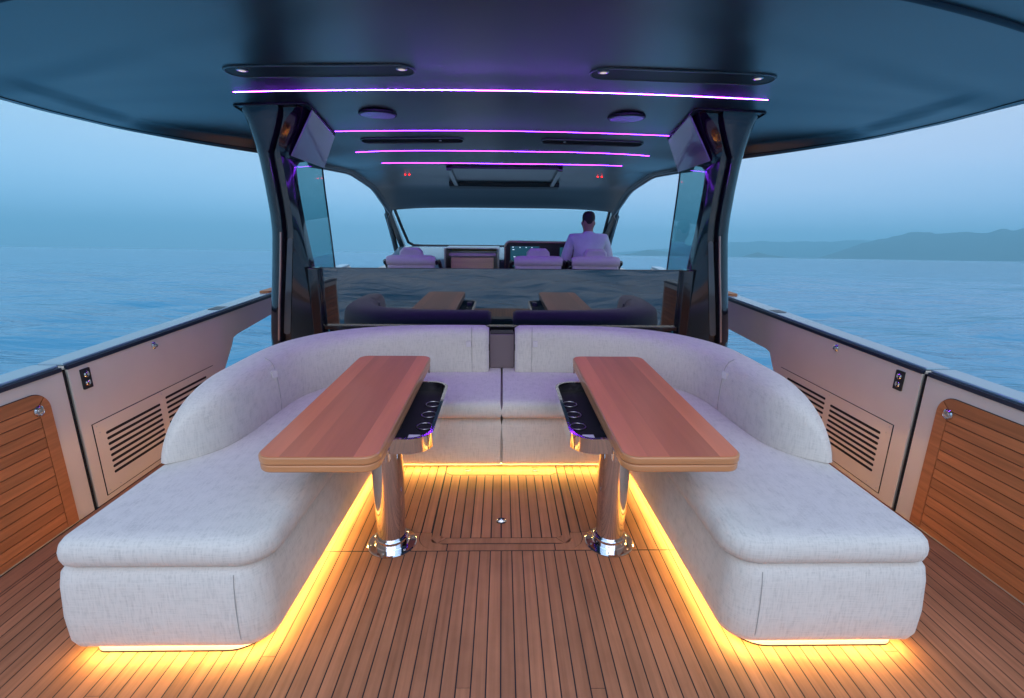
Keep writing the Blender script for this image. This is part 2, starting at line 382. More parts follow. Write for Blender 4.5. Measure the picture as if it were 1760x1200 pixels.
def build_deck():
    bm = B(); g = .0023
    Yh = 1.968
    # main aft field, the two side passages and the border strip
    planks(bm, -2.05, 2.05, -1.3, Yh-g)
    for s in (-1, 1):
        a, b = (-2.05, -.45) if s < 0 else (.45, 2.05)
        planks(bm, a, b, Yh+g, 7.0); planks(bm, *sorted((s*.40, s*.45)), Yh+.143, 7.0)
        for u, v in ((2.05, 2.066), (2.066, 2.16)):
            lo, hi = (s*u, s*v) if s > 0 else (s*v, s*u)
            box(bm, lo+g, hi-g, -1.3, 7.0, -.006, 0)
    for k in range(-7, 7):
        box(bm, k*.05+g*.8, k*.05+.05-g*.8, 2.85, 7.0, -.006, 0)
    o = finish('deck', bm, 'teak_deck'); o['kind'] = 'structure'
    b2 = B(); box(b2, -2.17, 2.17, -1.3, 7.0, -.026, -.0010)
    c = finish('deck_caulking', b2, 'caulk'); c['kind'] = 'structure'
build_deck()
def build_hatch():
    h = thing('deck_hatch', 'square teak deck hatch with rounded border between the two table columns', 'deck hatch', (0, 2.4, 0))
    bm = B(); g = .0030; y0 = 1.968
    def strip(pts): prism(bm, pts, 'z', -.006, .0008)
    # outer transverse border with mitred rounded ends
    strip([(-.255, y0+g), (.255, y0+g), (.255, y0+.050-g), (-.255, y0+.050-g)])
    for s in (-1, 1):
        n = 10; pin = []; pout = []
        for k in range(n+1):
            t = -pi/2+(pi/2)*k/n
            pout.append((s*(.295+.105*cos(t)), y0+g+.105+.105*sin(t)-.0))
            pin.append((s*(.275+.068*cos(t)), y0+.050-g+.068+.068*sin(t)))
        pts = [(s*.26, y0+g)]+pout+[(s*.398, y0+.135)]+[(s*(.345), y0+.135)]+pin[::-1]+[(s*.26, y0+.050-g)]
        strip(pts)
        lo, hi = sorted((s*.347, s*.398)); box(bm, lo+g, hi-g, y0+.139, 2.84, -.006, .0008)
    for s in (-1, 1):
        arc_ = [(s*(.296+.108*cos(t)), y0+g+.108+.108*sin(t)) for t in [-pi/2+(pi/2)*k/10 for k in range(11)]]
        strip([p for p in arc_]+[(s*.4035, y0+.14), (s*.448, y0+.14), (s*.448, y0+.003), (s*.33, y0+.003)])
    # inner frame
    yi = y0+.050+g
    outer = rpoly([(-.342, yi), (.342, yi), (.342, 2.84), (-.342, 2.84)], [.06, .06, 0, 0])
    strip([(-.305, yi+.002), (.305, yi+.002), (.268, yi+.040), (-.268, yi+.040)])
    for s in (-1, 1):
        n = 8; po = []
        for k in range(n+1):
            t = -pi/2+(pi/2)*k/n; po.append((s*(.312+.028*cos(t)), yi+.031+.028*sin(t)))
        strip([(s*.309, yi+.003)]+po+[(s*.340, 2.70), (s*.304, 2.67), (s*.304, yi+.062), (s*.272, yi+.040)])
    strip([(-.340, 2.705), (-.304, 2.675), (.304, 2.675), (.340, 2.705), (.340, 2.84), (-.340, 2.84)])
    x = -.300
    while x < .299:
        box(bm, x+g, x+.05-g, yi+.045, 2.671, -.006, .0008); x += .05
    part('hatch_planks', bm, 'teak_deck', h)
    for s in (-1, 1):
        bm = B(); prism(bm, rpoly([(s*.21-.022, 2.715), (s*.21+.022, 2.715), (s*.21+.022, 2.75), (s*.21-.022, 2.75)], .006), 'z', .0005, .004)
        p = part('lift_plate', bm, 'steel', h)
        bm = B(); prism(bm, rpoly([(s*.21-.010, 2.722), (s*.21+.012, 2.722), (s*.21+.012, 2.736), (s*.21-.010, 2.736)], .003), 'z', .004, .0062)
        part('ring_pull', bm, 'chrome', p)
    bm = B(); lathe(bm, [(.027, 0), (.027, .004), (.022, .007), (.015, .0045), (.013, .002)], (0, 2.2, 0), 32)
    d = part('latch_ring', bm, 'chrome', h, smooth=40)
    bm = B(); box(bm, -.014, .014, 2.197, 2.203, .003, .0075); part('latch_bar', bm, 'chrome', d)
build_hatch()
# ================================================================ BULWARKS
def build_bulwark(s):
    side = 'port' if s < 0 else 'starboard'
    word = 'left' if s < 0 else 'right'
    XI = 2.160 if s < 0 else 2.140; T = .11; ZT = .79
    def X(a): return s*(XI+a)
    gap = 2.325 if s < 0 else 2.29
    # ---- fixed forward section
    f = thing('bulwark', 'fixed champagne bulwark with slatted vents, outboard of the %s sofa' % word, 'bulwark', (X(.05), 3.4, 0), 'fixed forward bulwarks')
    bm = B()
    zc = (.60, .645) if s < 0 else (.53, .545)
    yc = 3.84 if s < 0 else 3.70
    out = [(gap+.012, 0), (3.40, 0), (yc-.20, .36), (yc-.045, zc[0]-.07), (yc-.01, zc[0]-.015), (yc+.05, zc[0]), (4.45, zc[1]), (7.0, .70), (7.0, .88), (5.4, .83), (gap+.012, ZT)]
    if s > 0: out[1:3] = [(3.45, 0), (3.58, .36)]
    prism(bm, out, 'x', X(0), X(T)); part('side_panel', bm, 'gelcoat', f, bevel=.006, seg=2)
    bm = B(); prism(bm, [(gap+.012, ZT-.016), (gap+.012, ZT+.004), (5.4, .845), (5.4, .82)], 'x', X(-.006), X(.012)); part('rubber_strip', bm, 'rubber', f)
    bm = B(); prism(bm, [(gap+.012, ZT+.002), (gap+.012, ZT+.016), (5.4, .858), (7, .91), (7, .88), (5.4, .84)], 'x', X(.013), X(T+.03)); part('cap_rail', bm, 'cap', f, bevel=.006, seg=2)
    # vent panel
    vb = B(); prism(vb, [(2.405, .035), (3.50, .035), (3.50, .448), (2.405, .448)], 'x', X(-.003), X(.004)); v = part('vent_panel', vb, 'gelcoat', f, bevel=.0015, seg=1)
    bm = B()
    for y0, y1, z0 in ((2.475, 2.905, .128), (2.96, 3.40, .150)):
        for k in range(8):
            z = z0+k*.0335
            prism(bm, rpoly([(y0, z), (y1, z), (y1, z+.0155), (y0, z+.0155)], .0076, 4), 'x', X(-.0042), X(-.001))
    part('louvre_slots', bm, 'dark_void', v)  # raised black bars, the shade inside the slots put in their colour
    for (y, z) in ((2.425, .43), (2.425, .055), (2.93, .43), (2.93, .055), (3.2, .43), (2.44, .39), (2.5, .055)):
        bm = B(); lathe(bm, [(.0035, X(-.0045)), (.0035, X(-.002))], (0, y, z), 10, 'x'); part('screw_head', bm, 'steel', v)
    bm = B()
    for a in ((2.403, 3.50, .448, .4505), (2.403, 3.50, .0325, .035)): box(bm, *sorted((X(-.0034), X(.002))), a[0], a[1], a[2], a[3])
    box(bm, *sorted((X(-.0034), X(.002))), 2.4015, 2.4045, .0325, .4505)
    part('panel_gap', bm, 'dark_void', v)
    # switch plate
    bm = B(); prism(bm, rpoly([(2.402, .645), (2.458, .645), (2.458, .752), (2.402, .752)], .004, 3), 'x', X(-.007), X(0)); p = part('switch_plate', bm, 'blacksatin', f)
    for z in (.676, .721):
        bm = B(); lathe(bm, [(.0165, X(-.007)), (.0165, X(-.010)), (.011, X(-.014)), (.004, X(-.012))], (0, 2.430, z), 24, 'x'); part('push_button', bm, 'chrome', p, smooth=30)
    bm = B(); lathe(bm, [(.022, X(0)), (.022, X(-.006)), (.013, X(-.011)), (.011, X(-.02)), (.002, X(-.024))], (0, 2.945, .745), 24, 'x'); part('snap_stud', bm, 'chrome', f, smooth=35)
    bm = B(); prism(bm, rpoly([(X(.03), 3.72), (X(.12), 3.72), (X(.12), 4.3), (X(.03), 4.3)], .03), 'z', .815, .832); part('fairlead_plate', bm, 'rubber', f)
    bm = B(); prism(bm, rpoly([(X(.02), 4.55), (X(.12), 4.55), (X(.12), 5.2), (X(.02), 5.2)], .03), 'z', .842, .860); part('teak_step_pad', bm, 'teak_side', f)
    # ---- fold-down aft section
    a = thing('bulwark', 'fold-down bulwark with large inset teak slat panel at the %s edge of the photo' % word, 'bulwark', (X(.05), 1.0, 0), 'fold-down aft bulwarks')
    bm = B(); yA = gap-.012
    prism(bm, [(.95, 0), (yA, 0), (yA, ZT), (.95, ZT-.010)], 'x', X(0), X(T)); part('side_panel', bm, 'gelcoat', a, bevel=.006, seg=2)
    bm = B(); prism(bm, [(.95, ZT-.026), (.95, ZT-.006), (yA-.01, ZT+.004), (yA-.01, ZT-.016)], 'x', X(-.006), X(.012)); part('rubber_strip', bm, 'rubber', a)
    bm = B(); prism(bm, [(.95, ZT-.008), (.95, ZT+.006), (yA, ZT+.016), (yA, ZT+.002)], 'x', X(.013), X(T+.03)); part('cap_rail', bm, 'cap', a, bevel=.006, seg=2)
    bm = B(); box(bm, *sorted((X(.02), X(T-.01))), yA, gap+.012, 0, ZT-.02); part('gap_seal', bm, 'dark_void', a)
    bm = B(); prism(bm, [(gap-.011, 0.0), (gap-.004, 0.0), (gap-.004, ZT-.01), (gap-.011, ZT-.01)], 'x', X(-.004), X(.02)); part('edge_trim', bm, 'dark_void', a)
    # teak inset
    ye = 2.205 if s < 0 else 2.175; zt = .712; yb = 1.02
    bm = B(); prism(bm, rpoly([(yb, .012), (ye+.003, .012), (ye+.003, zt+.003), (yb, zt+.003)], [0, 0, .085, 0], 12), 'x', X(-.002), X(.003)); part('panel_gap', bm, 'caulk', a)
    tp = B(); th0, th1 = X(-.008), X(-.002); g = .0022; w = .062
    n = 12; R = .083; rin = R-w+.012
    def arc(r, cy, cz, a0, a1): return [(cy+r*cos(a0+(a1-a0)*k/n), cz+r*sin(a0+(a1-a0)*k/n)) for k in range(n+1)]
    cy, cz = ye-R, zt-R
    prism(tp, [(ye-w+g, .014), (ye, .014)]+arc(R, cy, cz, 0, pi/4-.03)+[(ye-w+g, zt-w+.0-.004)], 'x', th0, th1)
    prism(tp, [(ye-w-.001, zt-w+g)]+arc(R, cy, cz, pi/4+.03, pi/2)+[(yb, zt), (yb, zt-w+g)], 'x', th0, th1)
    z = zt-w-.05
    while z > -.04:
        z0 = max(z, .014)
        box(tp, *sorted((th0, th1)), yb, ye-w-g, z0+g, z+.05-g) if z+.05-z0 > .012 else None
        z -= .05
    part('teak_panel', tp, 'teak_side', a)
    bm = B(); yl, zl = ye-.063, .632
    lathe(bm, [(.026, X(-.008)), (.026, X(-.012)), (.020, X(-.016)), (.018, X(-.012)), (.002, X(-.012))], (0, yl, zl), 32, 'x'); l = part('flush_latch', bm, 'chrome', a, smooth=35)
    bm = B(); lathe(bm, [(.012, X(-.012)), (.010, X(-.017)), (.002, X(-.018))], (0, yl, zl), 20, 'x'); part('latch_knob', bm, 'steel', l, smooth=35)
for s in (-1, 1): build_bulwark(s)

# ================================================================ SOFAS
def inset_poly(pts, d):
    out = []; n = len(pts)
    for i in range(n):
        p = Vector(pts[i]); a = (p-Vector(pts[i-1])).normalized(); b = (Vector(pts[(i+1) % n])-p).normalized()
        na = Vector((-a.y, a.x)); nb = Vector((-b.y, b.x)); m = (na+nb); m = m/max(.3, m.dot(na)); out.append(tuple(p+m*d))
    return out
def soft_slab(bm, base, levels):
    """stack of outlines (inset, z): pillow-like slab"""
    rings = []
    for d, z in levels: rings.append([(x, y, z) for x, y in inset_poly(base, d)])
    loft(bm, rings)
def build_sofa(s):
    word = 'left' if s < 0 else 'right'
    SH = .485
    f = thing('sofa', 'L-shaped cream linen sofa on the %s with curved backrest, glowing underneath' % word, 'sofa', (s*1.1, 2.3, 0), 'mirrored cockpit sofas')
    def mir(pts):
        p = [(-x, y) for x, y in pts] if s > 0 else list(pts)
        return p[::-1] if s > 0 else p          # keep counter-clockwise
    # left-hand outline, counter-clockwise seen from above
    def outl(xo, yn, xin, xib, yb, r1=.14, r2=.06, d=0.0):
        pts = [(xo+d, 3.55-d), (xo+d, yn+d), (xin-d, yn+d), (xib-d, yb+d), (-.002-min(d, .006), yb+d), (-.002-min(d, .006), 3.55-d)]
        return mir(rpoly(pts, [.25-d*.8, max(.012, r2-d*.5), max(.02, r1-d*.6), .08+d, 0, 0], 10))
    def slab(bm, args, levels): loft(bm, [[(x, y, z) for x, y in outl(*args, d=d)] for d, z in levels])
    cargs = (-1.478, 1.385, -.775, -.745, 2.655, .12, .05)
    base = outl(-1.500, 1.392, -.815, -.765, 2.712, .10, .05)
    plin = outl(-1.455, 1.425, -.868, -.808, 2.788, .12, .04)
    bm = B(); slab(bm, (-1.500, 1.392, -.815, -.765, 2.712, .10, .05), [(.045, .046), (.018, .048), (.0, .060), (-.010, .088), (-.012, .18), (-.004, .30), (.004, .345), (.018, .366), (.05, .372)]); part('sofa_base', bm, 'fabric', f, smooth=50)
    bm = B(); slab(bm, cargs, [(.045, .373), (.016, .376), (.003, .390), (-.002, .410), (-.002, .432), (.004, .455), (.016, .471), (.035, .4795), (.07, .4835), (.15, .485)]); part('seat_cushion', bm, 'fabric', f, smooth=60)
    bm = B(); soft_slab(bm, plin, [(0, .0), (0, .0455)]); pl = part('plinth', bm, 'kick', f, smooth=40)
    bm = B(); soft_slab(bm, plin, [(-.0015, .0005), (-.0015, .006)]); part('floor_gasket', bm, 'caulk', pl)
    # LED tape round the foot of the base
    bm = B(); p0 = inset_poly(base, .022); p1 = inset_poly(base, .033)
    n = len(p0); z = .0475
    fixx = lambda P: [((-.001 if s < 0 else .001) if abs(b_[0]) < .01 else p_[0], p_[1]) for p_, b_ in zip(P, base)]
    p0 = fixx(p0); p1 = fixx(p1)
    idx = [i for i in range(n) if p0[i][1] < 2.84 and abs(p0[i][0]) > .0]
    Q = [(p0[i], p1[i]) for i in range(n)]
    for i in range(n):
        j = (i+1) % n
        if p0[i][1] > 3.2 or p0[j][1] > 3.2 : continue
        if abs(p0[i][0]) > 1.44 and 1.56 < p0[i][1]: continue
        vs = [bm.verts.new((*Q[i][0], z)), bm.verts.new((*Q[j][0], z)), bm.verts.new((*Q[j][1], z-.004)), bm.verts.new((*Q[i][1], z-.004))]
        fc = bm.faces.new(vs[::-1])
    part('led_tape', bm, 'warm', pl)
    bm = B(); xo = s*1.502; prism(bm, [(2.02, .040), (3.30, .040), (3.30, .050), (2.02, .050)], 'x', xo, xo-s*.004); part('side_led_tape', bm, 'warm_soft', pl)
    # backrest: swept roll
    path = [(-1.44, 1.905), (-1.385, 1.935), (-1.315, 2.00), (-1.262, 2.10), (-1.238, 2.24), (-1.226, 2.42), (-1.215, 2.60), (-1.188, 2.75), (-1.115, 2.90), (-1.00, 3.03), (-.85, 3.13), (-.67, 3.195), (-.49, 3.23), (-.30, 3.24), (-.092, 3.24)]
    opath = [(-1.465, 1.915), (-1.468, 2.01), (-1.472, 2.13), (-1.475, 2.25), (-1.478, 2.38), (-1.478, 2.53), (-1.475, 2.71), (-1.455, 2.90), (-1.385, 3.09), (-1.25, 3.27), (-1.05, 3.40), (-.80, 3.455), (-.55, 3.468), (-.32, 3.468), (-.092, 3.468)]
    def dense(P, k=5):
        out = []
        for i in range(len(P)-1):
            a = P[max(i-1, 0)]; b = P[i]; c = P[i+1]; d = P[min(i+2, len(P)-1)]
            for j in range(k):
                t = j/k
                out.append(tuple(.5*((2*b[q])+(-a[q]+c[q])*t+(2*a[q]-5*b[q]+4*c[q]-d[q])*t*t+(-a[q]+3*b[q]-3*c[q]+d[q])*t**3) for q in (0, 1)))
        out.append(P[-1]); return out
    I, O = dense(path), dense(opath); n = len(I)
    dist = [0]
    for i in range(1, n): dist.append(dist[-1]+(Vector(O[i])-Vector(O[i-1])).length)
    Lt = dist[-1]; bm = B(); rings = []
    for i in range(n):
        t = dist[i]; u = Lt-t
        H = .795-.02*sst(2.4, .4, t)
        hz = .490+(H-.490)*min(1, (1-(1-min(1, t/.50))**2.3))**.62
        if u < .05: hz -= .018*(1-sqrt(max(0, 1-((.05-u)/.05)**2)))
        a = Vector(I[i]); b = Vector(O[i]); w = (b-a)
        if u < .03: q = .012*(1-sqrt(max(0, 1-((.03-u)/.03)**2)))/max(.01, w.length); a = a+w*q; b = b-w*q; w = b-a
        prof = [(0.0, 0.0), (-.015, .10), (-.012, .25), (.0, .5), (.03, .72), (.075, .86), (.15, .94), (.28, .985), (.45, 1.0), (.62, .99), (.78, .95), (.90, .87), (.96, .76), (.99, .5), (1.0, 0.0)]
        ring = []
        for pu, pv in prof:
            p = a+w*pu; ring.append(((-p.x if s > 0 else p.x), p.y, SH+.001+(hz-SH-.001)*pv))
        rings.append(ring)
    loft(bm, rings); bk = part('backrest', bm, 'fabric', f, smooth=70)
    # seams and buckled straps on the backrest
    def inner(t):
        k = min(range(n), key=lambda q: abs(dist[q]-t)); a = Vector(I[k]); d = Vector(I[min(k+1, n-1)])-Vector(I[max(k-1, 0)]); d.normalize()
        nn = Vector((d.y, -d.x))
        return k, a, d, nn
    def station(k):
        a = Vector(I[k]); w = Vector(O[k])-a; zt = rings[k][8][2]
        return a, w, zt
    for t in ([dist[-1]-.115, .72]):
        k, a, d, nn = inner(t); a, w, zt = station(k)
        pts = []
        for pu, pv in [(.0, .0), (-.02, .10), (-.018, .25), (-.004, .5), (.026, .72), (.070, .865), (.145, .948), (.28, .992)]:
            p = a+w*pu; pts.append(((-p.x if s > 0 else p.x), p.y, SH+.001+(zt-SH-.001)*pv+.0015))
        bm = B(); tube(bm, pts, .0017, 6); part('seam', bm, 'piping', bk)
        # buckle plate standing 4 mm proud of the cushion face
        wn = w.normalized(); zc = .690 if t > 1 else .700; c = a-wn*.006+w*.025
        dd = Vector((wn.y, -wn.x)); 
        def P3(u, v, o): p = c+dd*u-wn*o; return ((-p.x if s > 0 else p.x), p.y, v)
        off = -.022
        for nm, hw, z0, z1, o0, o1, mt in (('buckle', .017, zc-.020, zc+.020, 0, .010, 'white'), ('strap', .009, zc-.10 if t < 1 else zc-.03, zc-.018, -.004, .0035, 'fabric')):
            bm = B(); ol = rpoly([(-hw, z0), (hw, z0), (hw, z1), (-hw, z1)], .005 if nm == 'buckle' else 0, 4)
            A_ = [bm.verts.new(P3(u+off, v, o1)) for u, v in ol]; B_ = [bm.verts.new(P3(u+off, v, o0)) for u, v in ol]
            bm.faces.new(A_); bm.faces.new(B_[::-1])
            for q in range(len(ol)): bm.faces.new([A_[q], B_[q], B_[(q+1) % len(ol)], A_[(q+1) % len(ol)]])
            bmesh.ops.recalc_face_normals(bm, faces=bm.faces[:]); part(nm, bm, mt, bk)
        if t > 1:
            bm = B(); x = -.093 if s < 0 else .093
            box(bm, *sorted((x, x+(.004 if s < 0 else -.004))), 3.28, 3.29, .63, .675); part('pull_tab', bm, 'blacksatin', bk)
    # vertical seam on the base front
    bm = B(); xx = (-.90 if s < 0 else .90)
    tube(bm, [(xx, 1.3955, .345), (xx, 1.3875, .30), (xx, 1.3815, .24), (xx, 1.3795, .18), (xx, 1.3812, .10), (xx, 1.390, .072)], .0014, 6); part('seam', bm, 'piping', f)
    return f
for s in (-1, 1): build_sofa(s)
cp = thing('console_panel', 'low taupe upholstered panel filling the gap between the two sofa backrests', 'panel', (0, 3.4, .486))
bm = B(); prism(bm, rpoly([(-.088, .486), (.088, .486), (.088, .735), (-.088, .735)], .01, 4), 'y', 3.33, 3.46); part('panel_face', bm, 'brownpanel', cp, bevel=.006)
bm = B(); box(bm, -.082, .082, 3.34, 3.45, .7355, .742); part('top_trim', bm, 'blacksatin', cp)

# ================================================================ TABLES
def build_table(s):
    word = 'left' if s < 0 else 'right'
    f = thing('folding_table', 'folded varnished teak table on a polished steel column before the %s sofa' % word, 'table', (s*.525, 2.03, 0), 'folding cockpit tables')
    x0, x1 = sorted((s*.435, s*.870)); y0, y1 = 1.548, 2.890
    def leaf(name, z0, z1, ins):
        ol = rpoly([(x0+ins, y0+ins), (x1-ins, y0+ins), (x1-ins, y1-ins), (x0+ins, y1-ins)], .058, 10)
        bm = B(); prism(bm, ol, 'z', z0, z1); return part(name, bm, 'varnish_edge', f, bevel=.006, seg=3, ang=50)
    leaf('lower_leaf', .6395, .6675, .002)
    up_ = leaf('upper_leaf', .6695, .6985, 0)
    # staves laid in the top, running lengthwise
    bm = B(); ol = rpoly([(x0+.007, y0+.007), (x1-.007, y0+.007), (x1-.007, y1-.007), (x0+.007, y1-.007)], .052, 10)
    xs = [x0+.007, x0+.09, x0+.185, x0+.27, x0+.35, x1-.007]
    if s > 0: xs = [x0+x1-x for x in xs][::-1]
    def yspan(x):
        R = .052; lo, hi = y0+.007, y1-.007; d = min(x-(x0+.007), (x1-.007)-x)
        if d < R: e = R-sqrt(max(0, R*R-(R-d)**2)); return lo+e, hi-e
        return lo, hi
    for a, b in zip(xs, xs[1:]):
        st = sorted({a, b}|{x0+.007+q for q in (.003, .01, .02, .035, .052) if a < x0+.007+q < b}|{x1-.007-q for q in (.003, .01, .02, .035, .052) if a < x1-.007-q < b})
        pts = [(x, yspan(x)[0]) for x in st]+[(x, yspan(x)[1]) for x in st[::-1]]
        prism(bm, pts, 'z', .6986, .7000)
    part('top_staves', bm, 'varnish', up_)
    bm = B(); c = (s*.525, 2.03, 0)
    lathe(bm, [(.117, 0.001), (.117, .006), (.112, .010), (.082, .012), (.078, .016), (.078, .048), (.074, .052), (.066, .053)], c); base = part('base_flange', bm, 'chrome', f, smooth=30)
    for k in range(6):
        bm = B(); t = k*pi/3+.3; lathe(bm, [(.006, .0105), (.005, .013), (.001, .0135)], (c[0]+.098*cos(t), c[1]+.098*sin(t), 0), 12); part('flange_screw', bm, 'steel', base, smooth=30)
    bm = B(); lathe(bm, [(.066, .05), (.072, .35), (.074, .56), (.074, .60)], c, 64); part('column', bm, 'chrome', f, smooth=30)
    # under-table bracket
    bm = B(); box(bm, *sorted((s*.47, s*.66)), 1.75, 2.45, .618, .638); part('bracket', bm, 'blacksatin', f, bevel=.004)
    for ya, yb_, za in ((1.70, 1.73, .60), (2.80, 2.83, .615)):
        bm = B(); box(bm, *sorted((s*.434, s*.446)), ya, yb_, za, .650); part('hinge_clip', bm, 'chrome', f, bevel=.002)
    # tray ring with bottle and glass holders
    ol = rpoly([(s*.600, 1.82), (s*.290, 1.82), (s*.290, 2.57), (s*.600, 2.57)], [.05, .10, .10, .05], 12)
    if s > 0: ol = ol[::-1]
    ii = inset_poly(ol, .016)
    bm = B(); n = len(ol)
    # keep ring closed: outer wall, inner wall, rims
    A_ = [[bm.verts.new((x, y, z)) for x, y in o] for o, z in ((ol, .575), (ol, .641), (ii, .641), (ii, .575))]
    for a, b in zip(A_, A_[1:]+A_[:1]):
        for k in range(n): bm.faces.new([a[k], a[(k+1) % n], b[(k+1) % n], b[k]])
    bmesh.ops.recalc_face_normals(bm, faces=bm.faces[:]); tr = part('tray_ring', bm, 'chrome', f, smooth=50)
    bm = B(); prism(bm, ii, 'z', .576, .588); part('tray_insert', bm, 'dark_void', tr)
    for yy in (2.06, 2.20, 2.34):
        bm = B(); cc = (s*.352, yy, 0); tube(bm, [(cc[0]+.036*cos(q*pi/12), yy+.036*sin(q*pi/12), .5935) for q in range(24)], .0025, 6, True)
        part('cup_ring', bm, 'steel', tr, smooth=60)
        bm = B(); lathe(bm, [(.034, .5884), (.034, .5894)], cc, 24); part('cup_well', bm, 'dark_void', tr)
    bm = B(); box(bm, *sorted((s*.345, s*.395)), 1.855, 1.905, .5885, .6245); part('switch_block', bm, 'white', tr, bevel=.003)
for s in (-1, 1): build_table(s)

# ================================================================ HARDTOP
WT = [(1.3, 2.1), (1.42, 2.45), (1.6, 2.68), (1.9, 2.82), (2.3, 2.90), (2.9, 2.94), (3.4, 2.92), (3.9, 2.82), (4.15, 2.52), (4.32, 2.12), (4.55, 1.84), (4.95, 1.70), (5.4, 1.61), (5.8, 1.55), (6.6, 1.46)]
ZC = [(1.3, 2.315), (3.0, 2.308), (3.3, 2.292), (3.7, 2.25), (4.1, 2.21), (4.35, 2.165), (4.6, 2.12), (5.0, 2.05), (5.4, 2.01), (5.8, 1.975), (6.1, 1.92), (6.35, 1.80), (6.55, 1.67)]
ZE = [(1.3, 2.20), (2.3, 2.19), (3.1, 2.17), (3.9, 2.14), (4.15, 2.10), (4.3, 2.055), (4.6, 2.02), (4.95, 2.02), (5.4, 2.02), (6.0, 1.90), (6.55, 1.63)]
def roof_w(y): return slerp(WT, y)
def roof_z(x, y):
    w = roof_w(y); a = abs(x); s = min(1, a/w); zc = slerp(ZC, y); ze = slerp(ZE, y)
    z = zc-(zc-ze)*s**(2.8+1.2*sst(2.6, 3.2, y))
    t = sst(4.3, 4.75, y); zf = zc-.03*min(1, (a/1.66)**2)      # arched forward, flat-bellied over the cockpit
    if y > 1.6 and t < 1:
        xc = w-lerp([(3.1, .37), (3.7, .27), (4.1, .12), (4.4, .09)], y)
        if xc > 1.3:
            fl = zf-lerp([(2.9, .070), (3.4, .050), (3.9, .012), (4.2, -.01)], y)*max(0, min(1, (a-1.66)/max(.1, xc-1.66)))
            wd = min(.09, (w-xc)*.6); q = sst(xc-.01, xc+wd, a); r = min(1, max(0, (a-xc-wd)/max(.02, w-xc-wd))); zz = fl*(1-q)+(ze+.012*(1-r))*q
            k = sst(0, .22, y-2.36-.37*(a-1.35))*(1-t)
            z = z+(zz-z)*k
    return z
